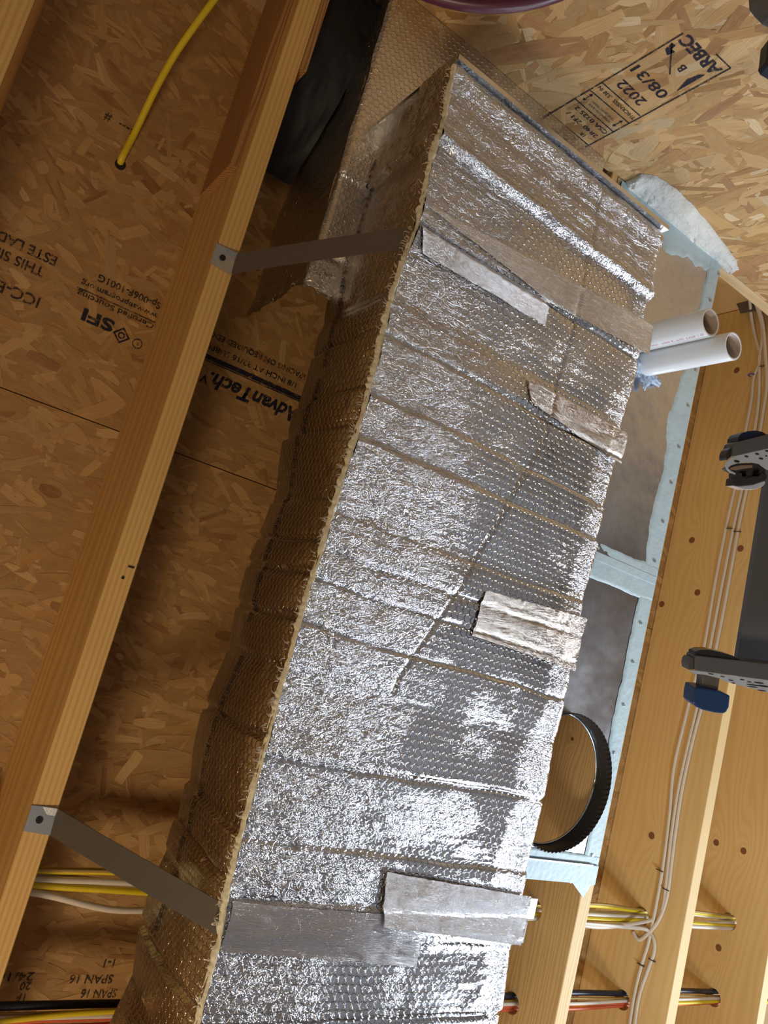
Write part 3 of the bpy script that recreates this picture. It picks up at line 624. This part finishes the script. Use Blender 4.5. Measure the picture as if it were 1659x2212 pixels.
# round collar hanging from the sheet
col = thing('round_collar', (cx, cy, 1.0), 'round black duct collar with crimped rim hanging from the sheet metal panel', 'duct collar')
vs = []; fs = []; n = 160; zs = (.9985, .990, .975, .9625)
for j, z in enumerate(zs):
    for i in range(n):
        rr = cr-.0010+(.0022*(i % 2) if j == 3 else 0); vs.append((cx+rr*math.cos(6.2832*i/n), cy+rr*math.sin(6.2832*i/n), z+(.0012*(i % 2) if j == 3 else 0)))
for j, z in enumerate(reversed(zs)):
    for i in range(n):
        rr = cr-.0022+(.0022*(i % 2) if j == 0 else 0); vs.append((cx+rr*math.cos(6.2832*i/n), cy+rr*math.sin(6.2832*i/n), z))
for j in range(7):
    for i in range(n): a = j*n+i; b = j*n+(i+1) % n; fs.append((a, b, b+n, a+n))
mesh('collar_wall', vs, fs, 'black', col)
P = [(cx+(cr-.004)*math.cos(6.2832*i/64), cy+(cr-.004)*math.sin(6.2832*i/64), .9975) for i in range(65)]
tube('bead', P, .0022, 'rim', col, seg=8, ref=(0, 0, 1), smoothp=False)
text('stamped_text', 'KD HT', (1.2395, .005, 1.10), (0, 1, 0), (0, 0, -1), .012, 'inkl', pan)
# white sealant smear along the wall
pts = [(1350, 392), (1385, 374), (1420, 380), (1462, 408), (1495, 440), (1540, 492), (1590, 560), (1596, 583), (1570, 583), (1500, 530), (1395, 440), (1362, 412)]
W_ = [onY(p, WY) for p in pts]; c0 = np.mean(W_, 0)
def f_seal(U, Vv):
    k = len(W_); top = [W_[i] for i in (0, 1, 2, 3, 4, 5, 6, 7)]; bot = [W_[i] for i in (0, 11, 10, 10, 9, 9, 8, 8)]
    t = np.linspace(0, 1, 8); f = lambda arr, c: np.interp(U, t, [a[c] for a in arr])
    rag = .004*(fbm(U*30, Vv*0, 3)-.5)*(Vv < .5); x = f(top, 0)*(1-Vv)+f(bot, 0)*Vv; z = f(top, 2)*(1-Vv)+f(bot, 2)*Vv+rag
    h = .011*(.55+.9*ridge(U*30, Vv*9, 5))*np.sqrt(np.clip(Vv*1.02*(1.02-Vv)*4, 0, 1))*np.clip(U*12, 0, 1)*np.clip((1-U)*20, 0, 1)*(.7+.6*fbm(U*14, Vv*4, 2)); return x, WY+.001+h, np.minimum(z, .997+.02*Vv)
sobj = bpy.data.objects.new('sealant_bead', None); COL.objects.link(sobj); sobj.location = V((c0[0], WY, c0[2])); tagit(sobj, 'white lumpy sealant smeared between the OSB wall and the sheet metal', 'sealant')
grid('sealant_mass', f_seal, np.linspace(0, 1, 60), np.linspace(0, 1, 18), 'foam', sobj)

# ------------------------------------------------------------------ white pipes
def pipe(x, y, z1, lab, txt=None):
    t = thing('plastic_pipe', (x, y, .998), lab, 'pipe', 'white pipes through the sheet metal'); ro, ri, n = .0249, .0212, 48; vs = []; fs = []
    for (r, z) in ((ro, .9975), (ro, z1+.001), (ro-.0008, z1), (ri+.0006, z1), (ri, z1+.001), (ri, .9975)):
        for i in range(n): vs.append((x+r*math.cos(6.2832*i/n), y+r*math.sin(6.2832*i/n), z))
    for j in range(5):
        for i in range(n): a = j*n+i; b = j*n+(i+1) % n; fs.append((a, b, b+n, a+n))
    o = mesh('pipe_wall', vs, fs, 'pvc', t, smooth=False)
    o.data.polygons.foreach_set('use_smooth', [j != 2 for j in range(5) for i in range(n)]); o.data.materials.append(M['pvc_shaded']); o.data.polygons.foreach_set('material_index', [1 if j == 4 else 0 for j in range(5) for i in range(n)])  # bore faces get a brownish colour that carries the pipe's inner shading
    if txt:
        def wp(tx, ty):
            a = math.radians(107)-(ty/ro); return np.stack([x+(ro+.0003)*np.cos(a), y+(ro+.0003)*np.sin(a), .945-tx], -1)
        text('printed_text', txt, (0, 0, 0), 0, 0, .0062, 'pink', t, width=.118, warp=wp)
    return t
q1 = onZ((1529+4, 702), .822); q2 = onZ((1580, 735), .799)
pipe(1.0475, -.6965, .8215, 'white plastic pipe with faint pink print, open at its lower end, left of the pair', 'ystem   7250 2" PVC TYPE 1 D')
pipe(1.0905, -.6660, .7985, 'plain white plastic pipe, open at its lower end, right of the pair')
def blob(name, p, r, mat, parent, sq=(1, 1, .5), sd=1, amp=.5, origin=None):
    bm = bmesh.new(); bmesh.ops.create_icosphere(bm, subdivisions=4, radius=1); vs = []
    for v in bm.verts:
        k = 1+amp*(float(fbm(np.array(v.co.x*3+7), np.array(v.co.y*3+v.co.z*2), sd))-.5)*2; vs.append((p[0]+v.co.x*r*k*sq[0], p[1]+v.co.y*r*k*sq[1], p[2]+v.co.z*r*k*sq[2]))
    fs = [tuple(v.index for v in f.verts) for f in bm.faces]; bm.free(); return mesh(name, vs, fs, mat, parent, smooth=True, origin=origin)
ms = thing('mastic_smear', (1.085, -.66, .995), 'pale blue smeared mastic where the white pipes pass through the sheet metal', 'sealant')
blob('mastic_lump', (1.078, -.665, .990), .034, 'mastic_b', ms, (1.2, 1, .38), 3, .7); blob('mastic_drip', (1.100, -.636, .984), .012, 'mastic_b', ms, (1, 1.5, .5), 5, .9)
blob('mastic_drip', (1.128, -.648, .988), .010, 'mastic_b', ms, (1.6, .9, .5), 8, .9)

# ------------------------------------------------------------------ cables through the joist holes
def run(name, mat, pts, r, lab, cat='cable', group='cables through the joist holes', flat=1.0):
    o = tube(name, pts, r, mat, flat=flat, ref=(0, 0, 1), n=8, origin=pts[0]); return tagit(o, lab, cat, group)
rr = random.Random(4); hx = [JX[k]+JW/2 for k in range(6)]
up = [('yellow', -.0095, .004, 'upper yellow cable through the upper joist holes'), ('white', -.0035, .0085, 'white cable above the yellow pair in the upper joist holes'), ('white', .001, .000, 'middle white cable in the upper joist holes'), ('yellow', .0070, -.004, 'lower yellow cable through the upper joist holes'),
      ('brown', -.0135, -.003, 'thin brown cable at the edge of the upper bundle'), ('white', .0120, -.007, 'outer white cable of the upper bundle')]
for i, (mt, dy, dz, lab) in enumerate(up):
    pts = []
    for a, b in zip([-.35]+hx, hx+[2.2]):
        mid = (a+b)/2; pts.append((a if a > -.3 else -.35, .41+dy+rr.uniform(-.0008, .0008), 1.102+dz)); sag = rr.uniform(-.012, .012)
        if i == 5 and a < .4: sag = .022
        pts.append((mid, .41+dy*1.2+sag*.6, 1.102+dz*1.1-abs(sag)*.4))
    pts.append((2.2, .41+dy, 1.102+dz)); run('electric_cable', mt, pts, .0046 if mt != 'brown' else .0024, lab)
lo = [('navy', -.0115, .004, .0055, 'black cable through the lower joist holes'), ('brown', -.0055, -.004, .0018, 'thin brown wire in the lower bundle'), ('white', -.0020, -.0075, .0034, 'white cable through the lower joist holes'), ('red', .0045, -.001, .0046, 'upper red cable in the lower bundle'), ('red', .0120, .001, .0040, 'lower red cable in the lower bundle'), ('yellow', .0062, -.0095, .0038, 'yellow cable crossing the red ones in the lower bundle')]
for i, (mt, dy, dz, r, lab) in enumerate(lo):
    pts = []
    for a, b in zip([-.35]+hx, hx+[2.2]):
        mid = (a+b)/2; cross = .006*math.sin(a*9+i)*(mt == 'yellow'); pts += [(a, .585+dy+cross, 1.108+dz), (mid, .585+dy*1.15-cross+rr.uniform(-.002, .002), 1.108+dz*1.2)]
    pts.append((2.2, .585+dy, 1.108+dz))
    if mt == 'yellow': pts = [(p[0], p[1]+(-.010 if p[0] < .6 else 0), p[2]) for p in pts]
    if mt == 'yellow': pts = [p if not (.9 < p[0] < 1.6) else (p[0], p[1]-.004, p[2]+.012) for p in pts]
    run('electric_cable', mt, pts, r, lab)

# ------------------------------------------------------------------ white cables stapled on the knotty joist
FX = JX[4]
def fc(pts, lab, r=.0042, dx=None, tail=None):
    P = []
    for i, p in enumerate(pts):
        d = .0026 if dx is None else dx[min(i, len(dx)-1)]; q = onX(p, FX-d); P.append((q[0], q[1], q[2]))
    if tail: P += tail
    o = tube('white_cable', P, r, 'white', flat=.55, ref=(1, 0, 0), n=5, origin=P[0]); tagit(o, lab, 'cable', 'white cables stapled to the joist side')
fc([(1616, 628), (1620, 655), (1624, 690), (1632, 730), (1640, 760), (1640, 785), (1628, 815), (1622, 870), (1608, 940), (1590, 1040), (1572, 1120), (1546, 1250), (1520, 1400), (1498, 1480), (1478, 1560), (1455, 1660), (1446, 1760), (1432, 1870), (1418, 1950), (1402, 2030), (1384, 2090), (1370, 2150), (1357, 2230), (1345, 2290)], 'leftmost of the white cables stapled down the knotty joist', dx=[.06, .035, .012, .0026])
X2 = [(1624, 630), (1636, 665), (1645, 700), (1646, 735), (1640, 770), (1640, 800), (1638, 870), (1626, 950), (1604, 1050), (1586, 1130), (1558, 1270), (1533, 1400), (1512, 1500), (1488, 1600), (1466, 1700), (1452, 1790), (1444, 1860), (1437, 1924), (1430, 1965)]
fc(X2, 'middle white cable curving off the knotty joist into the upper bundle', dx=[.06, .035, .012, .0035], tail=[tuple(onZ((1413, 1985), 1.07)), tuple(onZ((1353, 1997), 1.085)), tuple(onZ((1290, 1999), 1.09)), tuple(onZ((1200, 1996), 1.09))])
fc([(1626, 632), (1646, 690), (1653, 760), (1656, 830), (1648, 890), (1634, 970), (1612, 1060), (1595, 1140), (1568, 1290), (1542, 1420), (1520, 1510), (1496, 1600), (1474, 1700), (1460, 1790), (1451, 1860), (1441, 1935), (1424, 1985), (1402, 2014), (1380, 2030), (1367, 2012)], 'right hand white cable hooking back below the upper bundle', dx=[.06, .025, .008, .0035])
q = [tuple(onZ((1200, 1990), 1.09)), tuple(onZ((1332, 2001), 1.085)), tuple(onZ((1388, 2006), 1.08))]
P = q+[tuple(onX(p, FX-.004)) for p in ((1403, 2014), (1413, 2032), (1412, 2059), (1400, 2093), (1380, 2153), (1368, 2230), (1352, 2300))]
tagit(tube('white_cable', P, .0042, 'white', flat=.55, ref=(1, 0, 0), n=5, origin=P[0]), 'white cable leaving the upper bundle and turning down the knotty joist', 'cable', 'white cables stapled to the joist side')
for p, lab in (((1576, 1141), 'upper left staple over a white cable'), ((1592, 1148), 'upper right staple over the paired white cables'), ((1424, 1880), 'staple on the left white cable above the cable junction'), ((1437, 1921), 'staple on the curved white cable just above the junction'), ((1383, 2084), 'left staple below the cable junction'), ((1407, 2074), 'right staple below the cable junction'), ((1647, 790), 'staple at the top of the white cables')):
    q = onX(p, FX-.006); o = tagit(box('cable_staple', (q[0]-.0004, q[1]-.0010, q[2]-.0085), (q[0]+.0035, q[1]+.0010, q[2]+.0085), 'stap'), lab, 'staple', 'cable staples')
q = onX((1623, 810), FX-.006); t = tube('blue_tie', [(q[0]-.001, q[1], q[2]-.008), (q[0]-.003, q[1]-.002, q[2]), (q[0]-.001, q[1], q[2]+.008), (q[0]+.003, q[1]+.002, q[2]+.004)], .0013, 'bluetie'); tagit(t, 'small blue tie around the upper white cable', 'cable tie')
P = [onX(p, FX-.024) for p in ((1590, 654), (1660, 641), (1700, 640), (1700, 662), (1659, 667), (1600, 678), (1597, 668))]
tagit(prism('tape_patch', P, (-.0024, 0, 0), 'tapeg'), 'strip of dark grey tape stuck on the knotty joist by the wall', 'tape')

# yellow gas/electric line dropping from the floor above
h = onZ((262, 350), TOP-.002)
P = [tuple(onZ((258, 362), TOP+.01)), tuple(onZ((264, 340), TOP-.008)), tuple(onZ((292, 285), 1.205)), tuple(onZ((335, 195), 1.17)), tuple(onZ((378, 118), 1.14)), tuple(onZ((425, 50), 1.11)), tuple(onZ((468, -8), 1.09)), tuple(onZ((505, -60), 1.07)), tuple(onZ((560, -140), 1.04))]
tagit(tube('yellow_cable', P, .0052, 'yellow', flat=.8, ref=(0, 0, 1), n=6, origin=P[0]), 'single yellow cable dropping through a hole in the board ceiling, upper left', 'cable')
disc('drilled_hole', tuple(h-np.array([0, -.004, 0])), .0085, .002, 'hole', ceil)

# ------------------------------------------------------------------ bar clamps at the right edge
rv, dv, fv = R[0], R[1], R[2]
def cp(px, py, D=1.0): return rv*(px-829.5)/FPX*D+dv*(py-1106)/FPX*D+fv*D
def cprism(name, pts, d0, th, mat, parent, bev=.001): return prism(name, [cp(*p, 1.0)+fv*d0 for p in pts], fv*th, mat, parent, bev=bev)
z3 = lambda L: [(1459+x*.12055, 880+y*.12055) for x, y in L]
z4 = lambda L: [(1459+x*.12055, 1380+y*.12055) for x, y in L]
c1 = thing('bar_clamp', tuple(cp(1625, 990)), 'upper grey bar clamp at the right edge, with navy knob and perforated chrome plate', 'clamp', 'bar clamps at the right edge')
cprism('arm', z3([(1060, 640), (1100, 620), (1659, 480), (3000, 150), (3000, 420), (1659, 740), (1040, 880), (1020, 860), (1030, 730)]), 0, .03, 'chan', c1)
cprism('end_roller', z3([(1040, 700), (970, 760), (940, 830), (935, 900), (950, 940), (1020, 885)]), .004, .022, 'cdark', c1)
cprism('knob', z3([(1165, 600), (1180, 520), (1230, 450), (1350, 412), (1500, 402), (1600, 425), (1700, 480), (1760, 560), (1700, 600)]), .006, .035, 'navyk', c1, .002)
cprism('perforated_plate', z3([(905, 1030), (930, 970), (1000, 910), (1090, 870), (1659, 740), (3000, 420), (3000, 800), (1700, 1130), (1600, 1085), (1500, 1010), (1350, 985), (1150, 990), (1000, 1040), (955, 1085), (1000, 1130), (1095, 1180), (1085, 1205), (1000, 1175), (940, 1115)]), .002, .0015, 'chrome', c1, 0)
pp = c1.children[-1]
for (x, y, a, b) in ((1110, 965, 52, 24), (1285, 878, 36, 17), (1475, 832, 36, 17), (1545, 915, 38, 18), (1655, 780, 36, 16), (1640, 870, 20, 12)):
    cprism('plate_hole', z3([(x+a*math.cos(t), y+b*math.sin(t)+.18*a*math.cos(t)) for t in np.linspace(0, 6.283, 15)[:-1]]), .0014, .0008, 'cdark', pp, 0)
cprism('screw_socket', z3([(960, 1085), (1030, 1040), (1150, 1000), (1400, 992), (1530, 1015), (1600, 1070), (1640, 1110), (1640, 1200), (1560, 1190), (1500, 1190), (1530, 1130), (1500, 1080), (1400, 1100), (1390, 1230), (1290, 1225), (1290, 1130), (1170, 1140), (1100, 1170), (1000, 1120)]), .003, .02, 'cdark', c1)
cprism('socket_face', z3([(985, 1085), (1060, 1055), (1200, 1030), (1400, 1030), (1390, 1080), (1250, 1095), (1100, 1130), (1010, 1115)]), .0015, .004, 'tabrown', c1)
cprism('lower_jaw', z3([(1100, 1170), (1190, 1170), (1200, 1250), (1300, 1260), (1390, 1235), (1490, 1235), (1540, 1180), (1640, 1200), (1640, 1270), (1600, 1320), (1400, 1385), (1160, 1410), (1035, 1395), (1060, 1265), (1100, 1255)]), .0, .024, 'cdark', c1)
cprism('socket_insert', z3([(1170, 1120), (1540, 1070), (1560, 1200), (1440, 1250), (1180, 1250)]), .018, .003, 'chrome', c1)
cprism('clamp_pad', z3([(1040, 1400), (1160, 1410), (1400, 1385), (1600, 1310), (1632, 1345), (1585, 1410), (1450, 1470), (1250, 1472), (1150, 1440)]), .002, .02, 'chrome', c1)
c2 = thing('bar_clamp', tuple(cp(1580, 1450)), 'lower grey bar clamp at the right edge, with a square blue pad under it', 'clamp', 'bar clamps at the right edge')
cprism('arm', z4([(355, 330), (380, 300), (1659, 450), (3000, 610), (3000, 910), (1659, 745), (370, 570), (345, 480)]), 0, .03, 'chan', c2)
cprism('round_cover', z4([(370, 310), (380, 240), (480, 207), (640, 205), (850, 250), (1050, 310), (1190, 385), (1100, 420), (400, 330)]), .004, .022, 'glass', c2)
cprism('end_roller', z4([(350, 350), (290, 350), (255, 400), (240, 480), (250, 565), (350, 565)]), .004, .022, 'chan', c2)
cprism('perforated_plate', z4([(250, 572), (345, 572), (900, 650), (1659, 745), (3000, 920), (3000, 1150), (1659, 965), (1280, 870), (870, 760), (830, 720), (530, 645), (330, 625)]), .001, .0015, 'chrome', c2, 0)
pp = c2.children[-1]
for (x, y, a, b) in ((640, 632, 50, 8), (1000, 745, 45, 9), (1200, 735, 45, 9), (1040, 795, 34, 7), (1500, 790, 90, 12), (1400, 830, 120, 10), (1330, 775, 45, 8), (1580, 850, 110, 16), (1380, 862, 100, 8), (1550, 930, 80, 8), (850, 680, 40, 7)):
    cprism('plate_hole', z4([(x+a*math.cos(t), y+b*math.sin(t)+.13*a*math.cos(t)) for t in np.linspace(0, 6.283, 13)[:-1]]), .0004, .0008, 'cdark', pp, 0)
cprism('screw_neck', z4([(530, 645), (840, 690), (800, 935), (510, 880)]), .006, .02, 'strap', c2)
cprism('blue_pad', z4([(350, 862), (520, 878), (800, 937), (970, 1012), (950, 1220), (900, 1308), (850, 1335), (700, 1322), (480, 1270), (350, 1210), (305, 1140), (320, 1000)]), -.002, .035, 'blue', c2, .003)
gb = prism('clamp_rail', [cp(*p, 1.0)+fv*.045 for p in ((1627, 1440), (1668, 1190), (1705, 960), (1840, 980), (1790, 1480))], fv*.012, 'barg', None, bev=.001); tagit(gb, 'dark grey flat rail standing behind the lower clamp', 'clamp rail')
# maroon hose loop hanging in at the top
cc = (1065, -392); D = .9; rad = (420-17)
P = [cp(cc[0]+rad*math.cos(a), cc[1]+rad*math.sin(a), 1)*D for a in np.linspace(0, 6.2832, 73)]
hose = tube('hanging_hose', P, 17/FPX*D, 'maroon', ref=tuple(fv), seg=16, smoothp=False, origin=tuple(P[18])); tagit(hose, 'dark maroon hose loop dipping in at the top edge', 'hose')
sc = thing('spring_clamp', tuple(cp(1680, 40)), 'dark blue-grey clamp tip poking in at the top right corner', 'clamp')
cprism('jaw', [(1630, -60), (1634, 0), (1646, 16), (1662, 32), (1720, 60), (1720, -60)], 0, .02, 'chan', sc); cprism('handle', [(1659, 88), (1655, 125), (1653, 134), (1658, 143), (1720, 180), (1720, 60), (1680, 60)], 0, .02, 'navy', sc)
